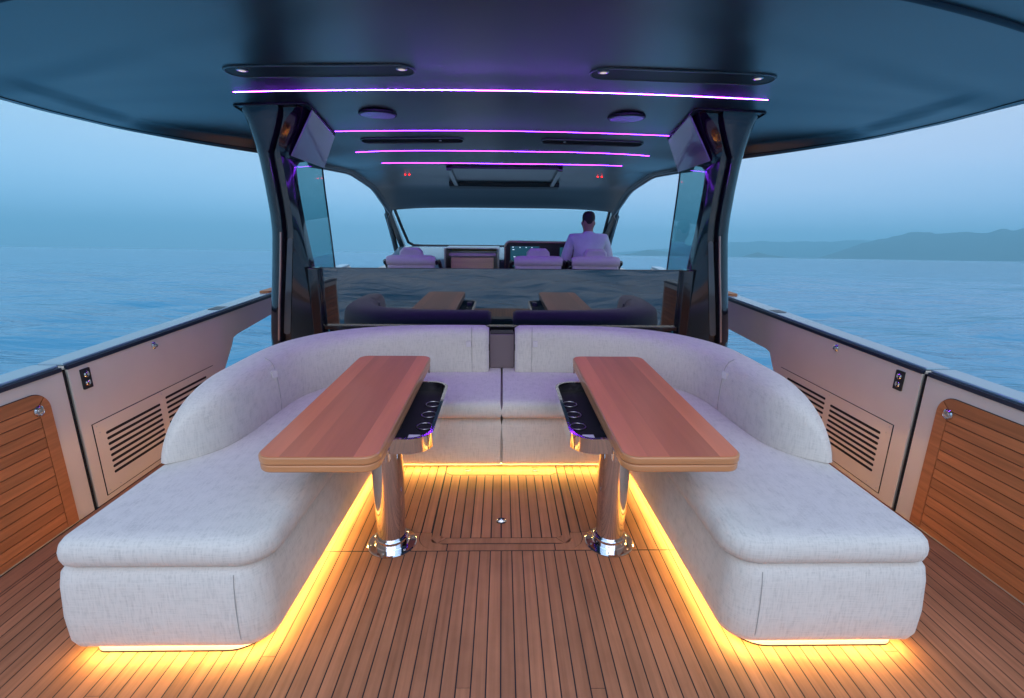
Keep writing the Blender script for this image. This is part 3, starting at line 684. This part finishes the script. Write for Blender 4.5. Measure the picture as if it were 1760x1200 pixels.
def build_roof():
    f = thing('hardtop', 'dark slate hardtop roof with violet LED strips over the whole cockpit', 'roof', (0, 3.6, 2.1))
    NX, NY = 96, 110; ys = [1.3+(6.55-1.3)*j/NY for j in range(NY+1)]
    bm = B(); bot = []; top = []
    for y in ys:
        w = roof_w(y); rb = []; rtp = []
        for i in range(NX+1):
            s = sin((i/NX-.5)*pi)*.35+(i/NX-.5)*2*.65; x = s*w; yy = y+.06*x*x*max(0, 1-(y-1.3)/1.3)**2
            z = roof_z(x, yy if y > 1.31 else y)
            rb.append(bm.verts.new((x, yy, z))); rtp.append(bm.verts.new((x*1.0, yy, z+.05+.10*(1-s**4)*min(1, (6.75-y)/1.2)*min(1, .3+(y-1.3)))))
        bot.append(rb); top.append(rtp)
    for g, fl in ((bot, False), (top, True)):
        for a, b in zip(g, g[1:]):
            for i in range(NX):
                v = [a[i], a[i+1], b[i+1], b[i]]; bm.faces.new(v if fl else v[::-1])
    def side(A_, B_):
        for k in range(len(A_)-1): bm.faces.new([A_[k], A_[k+1], B_[k+1], B_[k]])
    side(bot[0], top[0]); side(top[-1], bot[-1]); side([r[0] for r in top], [r[0] for r in bot]); side([r[-1] for r in bot], [r[-1] for r in top])
    bmesh.ops.recalc_face_normals(bm, faces=bm.faces[:])
    part('roof_shell', bm, 'roof', f, smooth=50)
    # rim bead and inner groove line
    for nm, ins, rad, m_, dz in (('rim_bead', -.004, .014, 'rubber', .02), ('groove_line', .055, .0035, 'caulk', -.0005)):
        pts = [(-(roof_w(y)-ins), y+.06*roof_w(y)**2*max(0, 1-(y-1.3)/1.3)**2) for y in ys if y < 4.9][::-1]
        if nm == 'rim_bead': mid = [(x_, 1.3+.06*x_*x_) for x_ in [(-1+k/12)*1.5 for k in range(1, 24)]]
        else: pts = [p for p in pts if p[1] > 2.2]; mid = None
        def P(p): return (p[0], p[1], roof_z(max(-roof_w(p[1])+.0, min(roof_w(p[1]), p[0])), p[1])+dz)
        if mid:
            full = pts+mid+[(-x, y) for x, y in pts[::-1]]; bm = B(); tube(bm, [P(p) for p in full], rad, 8); part(nm, bm, m_, f, smooth=60)
        else:
            for sg in (-1, 1): bm = B(); tube(bm, [P((p[0]*-sg, p[1])) for p in pts], rad, 6); part(nm, bm, m_, f, smooth=60)
    # rubber line near the aft edge
    bm = B(); pts = []
    for k in range(41):
        x = -2.3+4.6*k/40; y = 1.73+.125*abs(x)**1.6; pts.append((x, y, roof_z(x, y)-.002))
    tube(bm, pts, .015, 8); part('aft_seal', bm, 'rubber', f, smooth=60)
    # LED strips
    for y, a, b in ((3.30, -1.655, 1.665), (4.14, -1.32, 1.33), (4.62, -1.305, 1.32), (4.99, -1.165, 1.165)):
        bm = B(); n = 48; w = .0026; h = .0006; rings = []
        for k in range(n+1):
            x = a+(b-a)*k/n; z = roof_z(x, y); rings.append([(x, y-w, z+.002), (x, y-w, z-h), (x, y+w, z-h), (x, y+w, z+.002)])
        loft(bm, rings); part('led_strip', bm, 'purple' if y < 4 else 'purple2', f)
    # spotlight troughs and vent slots: black pods, recess shade put in their colour
    for sg in (-1, 1):
        def trough(x0, x1, y0, y1, nm, m_, dz=.004, rim=True):
            cx = (x0+x1)/2; bm = B(); ol = rpoly([(x0, y0), (x1, y0), (x1, y1), (x0, y1)], (y1-y0)*.48, 8)
            n = len(ol)
            V1 = [bm.verts.new((x, y, roof_z(x, y)-dz)) for x, y in ol]; V2 = [bm.verts.new((x, y, roof_z(x, y)+.02)) for x, y in ol]
            ctr = [bm.verts.new((x0+(x1-x0)*k/8, (y0+y1)/2, roof_z(x0+(x1-x0)*k/8, (y0+y1)/2)-dz)) for k in range(9)]
            bm.faces.new(V1); bm.faces.new(V2[::-1])
            bmesh.ops.delete(bm, geom=ctr, context='VERTS')
            for k in range(n): bm.faces.new([V1[k], V1[(k+1) % n], V2[(k+1) % n], V2[k]])
            bmesh.ops.recalc_face_normals(bm, faces=bm.faces[:])
            o = part(nm, bm, m_, f)
            if rim:
                bm = B(); oo = inset_poly(ol, -.006); tube(bm, [(x, y, roof_z(x, y)-.002) for x, y in oo], .007, 6, True); part('trough_rim', bm, 'roof', o, smooth=60)
            return o
        xa, xb = sorted((sg*.49, sg*1.50)); tr = trough(xa, xb, 2.865, 3.04, 'light_trough', 'blacksatin')
        for x in (sg*.545, sg*1.395):
            bm = B(); lathe(bm, [(.030, 0), (.030, -.010), (.024, -.012), (.002, -.012)], (x, 2.905, roof_z(x, 2.905)-.002), 24); sp = part('spotlight', bm, 'steel', tr, smooth=40)
            bm = B(); lathe(bm, [(.019, -.0125), (.002, -.0150)], (x, 2.905, roof_z(x, 2.905)-.002), 20); part('lens', bm, 'spot', sp, smooth=60)
        xa, xb = sorted((sg*.33, sg*1.17)); tr = trough(xa, xb, 4.30, 4.395, 'vent_slot', 'dark_void', .003)
        x = sg*.52; bm = B(); lathe(bm, [(.012, 0), (.012, -.006), (.002, -.007)], (x, 4.345, roof_z(x, 4.345)-.002), 16); part('spotlight', bm, 'steel', tr, smooth=40)
        x = sg*.885; bm = B(); z = roof_z(x, 3.75); lathe(bm, [(.134, .01), (.134, -.002), (.130, -.005), (.122, -.005), (.119, -.002), (.002, -.002)], (x, 3.75, z-.003), 48)
        o = part('ceiling_speaker', bm, 'blacksatin', f, smooth=30)
        bm = B(); lathe(bm, [(.118, -.0045), (.05, -.006), (.002, -.006)], (x, 3.75, z-.006), 40); part('speaker_grille', bm, 'roof', o, smooth=30)
        for k in (-1, 1):
            x = sg*1.03+k*.022+(.03 if sg > 0 else -.0); z = roof_z(x, 5.55); bm = B(); lathe(bm, [(.009, 0), (.008, -.006), (.002, -.009)], (x, 5.55, z), 14); part('red_light', bm, 'red', f, smooth=60)
    # sunroof recess with side rails
    bm = B(); X0, X1, Y0, Y1 = -.56, .60, 5.10, 6.02
    def quad(x0, x1, y0, y1, z0, z1, bm): 
        prism(bm, [(y0, roof_z(x0, y0)+z1), (y0, roof_z(x0, y0)+z0), (y1, roof_z(x0, y1)+z0), (y1, roof_z(x0, y1)+z1)], 'x', x0, x1)
    quad(X0-.06, X1+.06, Y1-.12, Y1, -.050, .01, bm)
    sr = part('sunroof_frame', bm, 'blacksatin', f, bevel=.01)
    bm = B(); quad(X0, X1, Y0, Y0+.03, -.02, .01, bm); part('rear_beam', bm, 'blacksatin', sr)
    bm = B(); quad(X0+.05, X1-.05, Y0+.04, Y1-.13, -.008, .01, bm); part('sunroof_panel', bm, 'roof', sr)
    for x in (X0, X1-.05):
        bm = B(); quad(x, x+.05, Y0, Y1-.06, -.042, .01, bm); part('side_rail', bm, 'roof', sr, bevel=.008)
build_roof()

# ================================================================ ROOF PILLARS
def build_pillar(s):
    word = 'left' if s < 0 else 'right'
    f = thing('roof_pillar', 'black lacquered roof pillar flaring at the top, %s end of the glass screen' % word, 'pillar', (s*1.55, 3.75, 0), 'roof pillars')
    #      z    outer inner front back
    T_ = [(0.0, 1.785, 1.40, 3.60, 3.80), (.64, 1.780, 1.41, 3.60, 3.79), (1.17, 1.710, 1.435, 3.60, 3.77), (1.42, 1.680, 1.460, 3.60, 3.75), (1.54, 1.680, 1.470, 3.60, 3.74),
          (1.75, 1.692, 1.488, 3.595, 3.74), (1.93, 1.708, 1.500, 3.59, 3.76), (1.97, 1.712, 1.495, 3.585, 4.30), (2.06, 1.725, 1.44, 3.57, 4.28), (2.20, 1.755, 1.355, 3.55, 4.22), (2.29, 1.80, 1.30, 3.52, 4.18)]
    rings = []; zs = [i*2.30/60 for i in range(61)]
    for z in zs:
        g = lambda c: (lerp([(t[0], t[c]) for t in T_], z-.03)+lerp([(t[0], t[c]) for t in T_], z)+lerp([(t[0], t[c]) for t in T_], z+.03))/3
        o, i, fr, bk = g(1), g(2), g(3), g(4)
        u = max(0, min(1, (z-1.95)/.30)); dd = .05
        c0 = o-.105-.19*u; c1 = (o-.172)*(1-u)+(i+.035)*u
        if z > 1.93: c1 = min(c1, c0-.03); c1 = max(c1, i+.02)
        pl = [(o, bk), (o, fr+.06), (o-.010, fr+.045), (o-.062, fr+.004), (o-.078, fr), (c0+.012, fr), (c0, fr+dd*.3), (c0-.008, fr+dd), (c1+.008, fr+dd), (c1, fr+dd*.3), (c1-.006, fr+.004), ((c1+i)/2, fr+.03), (i+.004, fr+.062), (i, fr+.075), (i, bk)]
        rings.append([(s*x, y, min(z, roof_z(s*x, y)+.02) if z > 1.9 else z) for x, y in pl])
    bm = B(); loft(bm, rings); part('pillar_shell', bm, 'black', f, smooth=35)
    # tinted glass fin running forward from the inboard edge
    bm = B(); rings = []
    for z, x, yb_ in ((.20, 1.402, 4.20), (.64, 1.412, 4.22), (1.17, 1.437, 4.23), (1.42, 1.462, 4.27), (1.75, 1.490, 4.30), (1.95, 1.500, 4.31)):
        rings.append([(s*x, 3.715, z), (s*(x+.010), 3.715, z), (s*(x+.010), yb_, z), (s*x, yb_, z)])
    loft(bm, rings); part('glass_fin', bm, 'tint_glass', f)
    bm = B(); tube(bm, [(s*(r[0][0]*s+.005), r[2][1], r[0][2]) for r in rings], .007, 8); part('fin_edge', bm, 'blacksatin', f, smooth=60)
    # slim lighter inset in the lower channel: slot reflection put in its colour
    bm = B(); prism(bm, rpoly([(s*1.672, .66), (s*1.618, .66), (s*1.525, 1.38), (s*1.562, 1.38)], .022, 6), 'y', 3.636, 3.655); part('inset_panel', bm, mat('reflection_inset', (.05, .06, .07), .12, coat=1), f)
    bm = B(); tube(bm, [(s*1.694, 3.601, .62), (s*1.660, 3.601, .9), (s*1.622, 3.601, 1.17), (s*1.592, 3.601, 1.42)], .0085, 8); part('edge_trim', bm, 'copper', f, smooth=60)
    # inboard trim plate of the flared head, and the collar where it meets the roof
    bm = B()
    A_, B_, C_, D_ = (1.296, 3.60, roof_z(1.296, 3.60)-.01), (1.350, 4.19, roof_z(1.35, 4.19)-.01), (1.494, 4.30, 1.93), (1.494, 3.66, 1.945)
    q = [Vector((s*p[0], p[1], p[2])) for p in (A_, B_, C_, D_)]; nn = (q[1]-q[0]).cross(q[3]-q[0]).normalized()*.008
    if nn.x*s > 0: nn = -nn
    loft(bm, [[p+nn*.2 for p in q], [p+nn*1.6 for p in q]]); part('head_plate', bm, mat('grey_lacquer', (.26, .23, .28), .14, coat=.8), f, bevel=.004)
    bm = B(); P = []
    for (x, y) in rpoly([(1.775, 3.505), (1.285, 3.505), (1.345, 4.22), (1.775, 4.22)], .03, 5): P.append((s*x, y, roof_z(s*x, y)-.004))
    tube(bm, P, .006, 6, True); part('roof_collar', bm, 'blacksatin', f)
    # lower inboard block beside the glass screen
    bm = B(); box(bm, *sorted((s*1.352, s*1.430)), 3.60, 3.72, .44, 1.167); part('screen_post', bm, 'black', f, bevel=.01)
for s in (-1, 1): build_pillar(s)

# ================================================================ GLASS SCREEN
g = thing('glass_screen', 'wide smoked glass screen behind the sofas, reflecting the sea', 'glass screen', (0, 3.66, .7))
bm = B(); box(bm, -1.350, 1.350, 3.655, 3.667, .722, 1.163); part('glass_pane', bm, 'screen_glass', g, bevel=.002, seg=2)
bm = B(); box(bm, -1.350, 1.350, 3.62, 3.70, .70, .732); part('bottom_channel', bm, 'black', g, bevel=.004)
bm = B(); box(bm, -1.352, 1.352, 3.72, 4.15, .0, .70); part('cabinet_body', bm, 'black', g, bevel=.01)
bm = B(); box(bm, -1.348, 1.348, 3.6535, 3.6685, 1.1632, 1.166); part('top_edge', bm, 'rubber', g)

# ================================================================ WINDSHIELD AND SIDE FRAMES
w = thing('windshield', 'raked front windshield with dark frame and side struts ahead of the helm', 'windshield', (0, 6.8, 1.2))
TL, TR, BL, BR = Vector((-1.40, 6.52, 1.655)), Vector((1.40, 6.52, 1.655)), Vector((-1.335, 7.12, 1.185)), Vector((1.42, 7.12, 1.185))
bm = B(); n = Vector((0, .010, .010))
v = [bm.verts.new(p) for p in (TL, TR, BR, BL)]+[bm.verts.new(p+n) for p in (TL, TR, BR, BL)]
for q in ((0, 1, 2, 3), (7, 6, 5, 4), (0, 4, 5, 1), (1, 5, 6, 2), (2, 6, 7, 3), (3, 7, 4, 0)): bm.faces.new([v[k] for k in q])
part('windshield_glass', bm, 'glass', w)
bm = B(); tube(bm, [TL+Vector((-.01, 0, .05)), TL+(BL-TL)*.5, TL+(BL-TL)*.93, BL+Vector((.06, .03, -.012)), BL+Vector((.2, .04, -.02)), BR+Vector((-.2, .04, -.02)), BR+Vector((-.06, .03, -.012)), TR+(BR-TR)*.93, TR+(BR-TR)*.5, TR+Vector((.01, 0, .05))], .020, 8); part('windshield_frame', bm, 'blacksatin', w, smooth=60)
for s in (-1, 1):
    # A-pillar: broad raked post with a highlight face
    bm = B(); T0 = Vector((s*1.46, 6.50, 1.69)); B0 = Vector((s*1.41, 7.22, 1.10))
    rings = []
    for k in range(9):
        p = T0+(B0-T0)*k/8; a = .055; rings.append([(p.x-s*.015, p.y-.03, p.z-.02), (p.x+s*a, p.y-.05, p.z-.01), (p.x+s*(a+.03), p.y+.02, p.z+.03), (p.x-s*.01, p.y+.03, p.z+.03)])
    loft(bm, rings); part('a_pillar', bm, 'roof', w, bevel=.008)
    bm = B(); tube(bm, [(s*1.50, 6.46, 1.69), (s*1.515, 6.8, 1.38), (s*1.53, 7.10, 1.04)], .016, 8); part('side_strut', bm, 'roof', w, smooth=60)
def arch(s):
    word = 'left' if s < 0 else 'right'
    # arched upper frame of the side window, running from the pillar to the windshield post
    o = thing('side_window', 'arched %s side window frame between roof pillar and windshield' % word, 'window', (s*1.52, 5.4, 1.0), 'side windows')
    P = []
    ys = [4.75+.1*k for k in range(19)]
    for y in ys: P.append(Vector((s*(roof_w(y)+.0), y, roof_z(roof_w(y), y)-.012)))
    P += [Vector((s*1.525, 6.62, 1.56)), Vector((s*1.53, 6.80, 1.41)), Vector((s*1.54, 7.0, 1.24)), Vector((s*1.55, 7.2, 1.05))]
    bm = B(); rings = []
    for p in P: rings.append([(p.x-s*.050, p.y, p.z+.03), (p.x-s*.030, p.y, p.z-.012), (p.x+s*.012, p.y, p.z-.030), (p.x+s*.03, p.y, p.z+.035)])
    loft(bm, rings); part('window_frame', bm, 'roof', o, bevel=.005, seg=2)
    bm = B(); tube(bm, [p+Vector((-s*.002, 0, -.030)) for p in P], .005, 6); part('chrome_trim', bm, 'steel', o, smooth=60)
    bm = B(); box(bm, *sorted((s*1.48, s*1.60)), 4.3, 7.2, .78, .93); part('window_ledge', bm, 'gelcoat', o, bevel=.01)
for s in (-1, 1): arch(s)
# ================================================================ HELM
d = thing('dashboard', 'pale dashboard shelf running under the windshield', 'dashboard', (0, 6.8, 0))
bm = B(); prism(bm, [(6.32, .0), (7.25, .0), (7.25, 1.165), (6.95, 1.155), (6.40, 1.06), (6.32, 1.03)], 'x', -1.47, 1.47); part('dash_body', bm, 'cap', d, bevel=.02)
h = thing('helm_console', 'black helm binnacle with rose metal edge and glowing blue displays', 'helm console', (.62, 6.1, 0))
bm = B(); prism(bm, rpoly([(.025, .0), (1.20, .0), (1.20, 1.275), (.025, 1.285)], [0, 0, .07, .075], 8), 'y', 5.98, 6.30); c = part('console_body', bm, 'blacksatin', h, bevel=.012)
bm = B(); ol = rpoly([(.035, .6), (1.19, .6), (1.19, 1.266), (.035, 1.276)], [0, 0, .07, .07], 8); tube(bm, [(x, 5.975, z) for x, z in ol], .012, 8, True); part('edge_trim', bm, 'copper', h, smooth=60)
bm = B(); box(bm, .10, .45, 5.972, 5.982, .98, 1.225); sc_ = part('display', bm, 'display', h); bm = B(); box(bm, .70, 1.10, 5.972, 5.982, .98, 1.215); part('display', bm, 'display', h)
for (x, z, a) in ((.135, 1.185, .012), (.15, 1.10, .014), (.215, 1.212, .007), (.29, 1.212, .007), (.36, 1.212, .007), (.13, 1.215, .009), (.28, 1.05, .01)): bm = B(); prism(bm, rpoly([(x-a, z-.004), (x+a, z-.004), (x+a, z+.004), (x-a, z+.004)], .003, 3), 'y', 5.9695, 5.9725); part('display_mark', bm, 'display_mark', sc_)
sw = thing('steering_wheel', 'black steering wheel in front of the seated helmsman', 'steering wheel', (.93, 5.86, .98))
bm = B(); cw = Vector((.93, 5.86, .98)); ax = Vector((0, -.85, .5)).normalized(); e1 = Vector((1, 0, 0)); e2v = ax.cross(e1)
tube(bm, [cw+(e1*cos(q*pi/20)+e2v*sin(q*pi/20))*.17 for q in range(40)], .014, 8, True); part('rim', bm, 'blacksatin', sw, smooth=60)
for q in (pi/2+pi, .2, pi-.2): bm = B(); tube(bm, [cw, cw+(e1*cos(q)+e2v*sin(q))*.165], .009, 8); part('spoke', bm, 'steel', sw, smooth=60)
bm = B(); tube(bm, [cw, cw-ax*.13], .03, 12); part('hub', bm, 'blacksatin', sw, smooth=60)
k = thing('galley_cabinet', 'open cabinet with oak drawer and white rail left of the helm console', 'cabinet', (-.33, 5.9, 0))
bm = B()
for a in ((-.665, -.645, .0, 1.215), (-.055, -.035, .0, 1.215)): box(bm, a[0], a[1], 5.6, 6.2, a[2], a[3])
box(bm, -.645, -.055, 6.17, 6.2, 0, 1.215); box(bm, -.645, -.055, 5.75, 6.17, 1.198, 1.215)
part('cabinet_frame', bm, 'steel', k, bevel=.004)
bm = B(); prism(bm, [(5.68, .86), (5.72, .86), (5.82, 1.10), (5.78, 1.10)], 'x', -.60, -.10); part('drawer_front', bm, 'orangewood', k, bevel=.004)
bm = B(); box(bm, -.62, -.07, 6.02, 6.06, 1.162, 1.192); part('oak_rail', bm, 'orangewood', k, bevel=.004)
bm = B(); box(bm, -.63, -.07, 5.80, 5.84, 1.112, 1.150); part('white_rail', bm, 'white', k, bevel=.006)
def make_seat():
    f = thing('helm_chair', 'x', 'seat', (0, 5.2, 0), 'helm seats seen from behind')
    bm = B(); rings = []
    for k in range(17):
        t = k/16; x = (t-.5)*.512; e = sqrt(max(0, 1-abs(2*t-1)**7)); r = .062*(.72+.28*e)
        rings.append([(x, 5.2+r*cos(q*pi/8)*.9, 1.100+r*sin(q*pi/8)) for q in range(16)])
    loft(bm, rings); part('top_bolster', bm, 'white', f, smooth=60)
    bm = B(); prism(bm, rpoly([(-.235, .60), (.235, .60), (.25, 1.09), (-.25, 1.09)], .05, 6), 'y', 5.16, 5.25); part('backrest', bm, 'white', f, bevel=.03, seg=4)
    bm = B(); prism(bm, rpoly([(-.128, 1.10), (.128, 1.10), (.122, 1.195), (.085, 1.238), (-.085, 1.238), (-.122, 1.195)], .035, 6), 'y', 5.20, 5.29); part('headrest', bm, 'white', f, bevel=.028, seg=4)
    bm = B(); prism(bm, rpoly([(-.26, 5.2), (.26, 5.2), (.25, 5.68), (-.25, 5.68)], .08, 6), 'z', .58, .70); part('seat_cushion', bm, 'white', f, bevel=.035, seg=4)
    for q in (-1, 1):
        bm = B(); tube(bm, [(q*.268, 5.19, 1.08), (q*.285, 5.25, 1.095), (q*.29, 5.42, 1.0), (q*.29, 5.5, .92), (q*.285, 5.46, .72)], .022, 10); part('armrest', bm, 'blacksatin', f, smooth=60)
    bm = B(); lathe(bm, [(.17, 0.001), (.16, .02), (.05, .035), (.045, .56), (.09, .58)], (0, 5.42, 0), 24); part('pedestal', bm, 'steel', f, smooth=35)
    return f
def place_copy(src, dx, label):
    r = src.copy(); C.objects.link(r); r.location.x = dx; r['label'] = label
    for ch in src.children:
        c2 = ch.copy(); C.objects.link(c2); c2.parent = r
    return r
seat = make_seat(); seat.location.x = -.965; seat['label'] = 'white helm seat standing alone on the far left, beside the open oak cabinet'
place_copy(seat, .382, 'white helm seat in front of the blue displays, middle of the three')
place_copy(seat, .995, 'white helm seat with the man in white sitting in it')

# ================================================================ HELMSMAN
def skin_mesh(name, verts, edges, root, m, parent, sub=2):
    me = bpy.data.meshes.new(name); me.from_pydata([v[0] for v in verts], edges, []); me.update()
    o = bpy.data.objects.new(name, me); C.objects.link(o); o.data.materials.append(M[m])
    sk = o.modifiers.new('skin', 'SKIN'); sk.use_smooth_shade = True
    for i, v in enumerate(verts):
        r = v[1]; r = r if hasattr(r, '__len__') else (r, r)
        me.skin_vertices[0].data[i].radius = r; me.skin_vertices[0].data[i].use_root = (i == root)
    ss = o.modifiers.new('sub', 'SUBSURF'); ss.levels = sub; ss.render_levels = sub
    if parent:
        o.parent = parent; p = parent; off = Vector((0, 0, 0))
        while p is not None: off = off+p.location; p = p.parent
        o.location = -off
    return o
def build_person():
    f = thing('person', 'person with short dark hair and white long-sleeved shirt, seated at the helm', 'person', (.945, 5.42, .70))
    X = .945; V = []; E = []
    def a(p, r, par=None):
        V.append(((X+p[0], p[1], p[2]), r)); i = len(V)-1
        if par is not None: E.append((par, i))
        return i
    pel = a((0, 5.40, .80), (.15, .11)); sp1 = a((0, 5.415, .97), (.145, .10), pel); sp2 = a((0, 5.43, 1.16), (.165, .105), sp1); sp3 = a((0, 5.44, 1.30), (.165, .095), sp2)
    nk0 = a((0, 5.45, 1.385), (.070, .065), sp3); nk = a((0, 5.46, 1.425), (.050, .054), nk0); h1 = a((0, 5.475, 1.485), (.062, .074), nk); h2 = a((0, 5.478, 1.555), (.070, .086), h1); h3 = a((0, 5.475, 1.605), (.052, .066), h2)
    a((0, 5.575, 1.515), (.016, .016), h1)                      # nose, facing forward
    for s in (-1, 1):
        a((s*.078, 5.465, 1.515), (.012, .020), h1)             # ears
        sh = a((s*.165, 5.44, 1.325), (.070, .070), sp3); el = a((s*.245, 5.47, 1.06), (.048, .048), sh); wr = a((s*.165, 5.70, 1.03), (.030, .034), el); pm = a((s*.155, 5.765, 1.045), (.034, .020), wr)
        for q in range(4):
            fx = s*.155+(q-1.5)*.017; k1 = a((fx, 5.81, 1.06), .0095, pm); k2 = a((fx, 5.845-.004*abs(q-1), 1.045), .0085, k1); a((fx, 5.848, 1.018+.003*abs(q-1)), .0075, k2)
        t1 = a((s*.155-s*.035, 5.775, 1.03), .010, pm); a((s*.155-s*.045, 5.81, 1.015), .0085, t1)
        hp = a((s*.095, 5.44, .79), (.090, .085), pel); kn = a((s*.13, 5.86, .80), (.062, .062), hp); an = a((s*.13, 5.83, .40), (.042, .042), kn); a((s*.135, 5.95, .335), (.042, .032), an)
    skin_mesh('body', V, E, pel, 'skin', f)
    # shirt over torso and arms
    V = []; E = []
    pel = a((0, 5.40, .80), (.162, .122)); sp1 = a((0, 5.415, .97), (.160, .115), pel); sp2 = a((0, 5.43, 1.16), (.180, .120), sp1); sp3 = a((0, 5.44, 1.30), (.176, .108), sp2); n0 = a((0, 5.445, 1.385), (.078, .072), sp3); a((0, 5.455, 1.415), (.064, .066), n0)
    for s in (-1, 1):
        sh = a((s*.172, 5.44, 1.325), (.078, .080), sp3); m_ = a((s*.218, 5.445, 1.20), (.066, .066), sh); el = a((s*.252, 5.465, 1.06), (.060, .060), m_); a((s*.178, 5.66, 1.032), (.043, .045), el)
    skin_mesh('shirt', V, E, pel, 'shirt', f)
    V = []; E = []
    pel = a((0, 5.41, .78), (.165, .125))
    for s in (-1, 1):
        hp = a((s*.100, 5.46, .79), (.098, .092), pel); kn = a((s*.13, 5.86, .805), (.072, .072), hp); a((s*.13, 5.835, .45), (.055, .055), kn)
    skin_mesh('trousers', V, E, pel, 'trousers', f)
    V = []; E = []
    b0 = a((0, 5.452, 1.470), (.056, .056)); b1 = a((0, 5.456, 1.510), (.068, .066), b0); b11 = a((0, 5.460, 1.555), (.080, .080), b1); b2 = a((0, 5.466, 1.600), (.073, .078), b11); a((0, 5.472, 1.632), (.042, .050), b2)
    skin_mesh('hair', V, E, b0, 'hair', f)
build_person()
# ================================================================ HAZE
def build_haze():
    bm = B(); R_ = 16400
    vs = [bm.verts.new(sea_pt(x, y, z)) for z in (-1.2, 760) for y in (-R_, R_) for x in (-R_, R_)]
    for q in ((0, 2, 3, 1), (4, 5, 7, 6), (0, 1, 5, 4), (2, 6, 7, 3), (0, 4, 6, 2), (1, 3, 7, 5)): bm.faces.new([vs[i] for i in q])
    me = bpy.data.meshes.new('haze'); bm.to_mesh(me); bm.free(); o = bpy.data.objects.new('haze', me); C.objects.link(o); o['kind'] = 'stuff'
    m = bpy.data.materials.new('haze_air'); m.use_nodes = True; t = m.node_tree; t.nodes.clear()
    v = N(t, 'ShaderNodeVolumePrincipled'); v.inputs['Color'].default_value = (.37, .83, 1, 1); v.inputs['Density'].default_value = 1.6e-4; v.inputs['Anisotropy'].default_value = 0.0
    out = N(t, 'ShaderNodeOutputMaterial'); t.links.new(v.outputs[0], out.inputs['Volume']); me.materials.append(m)
build_haze()
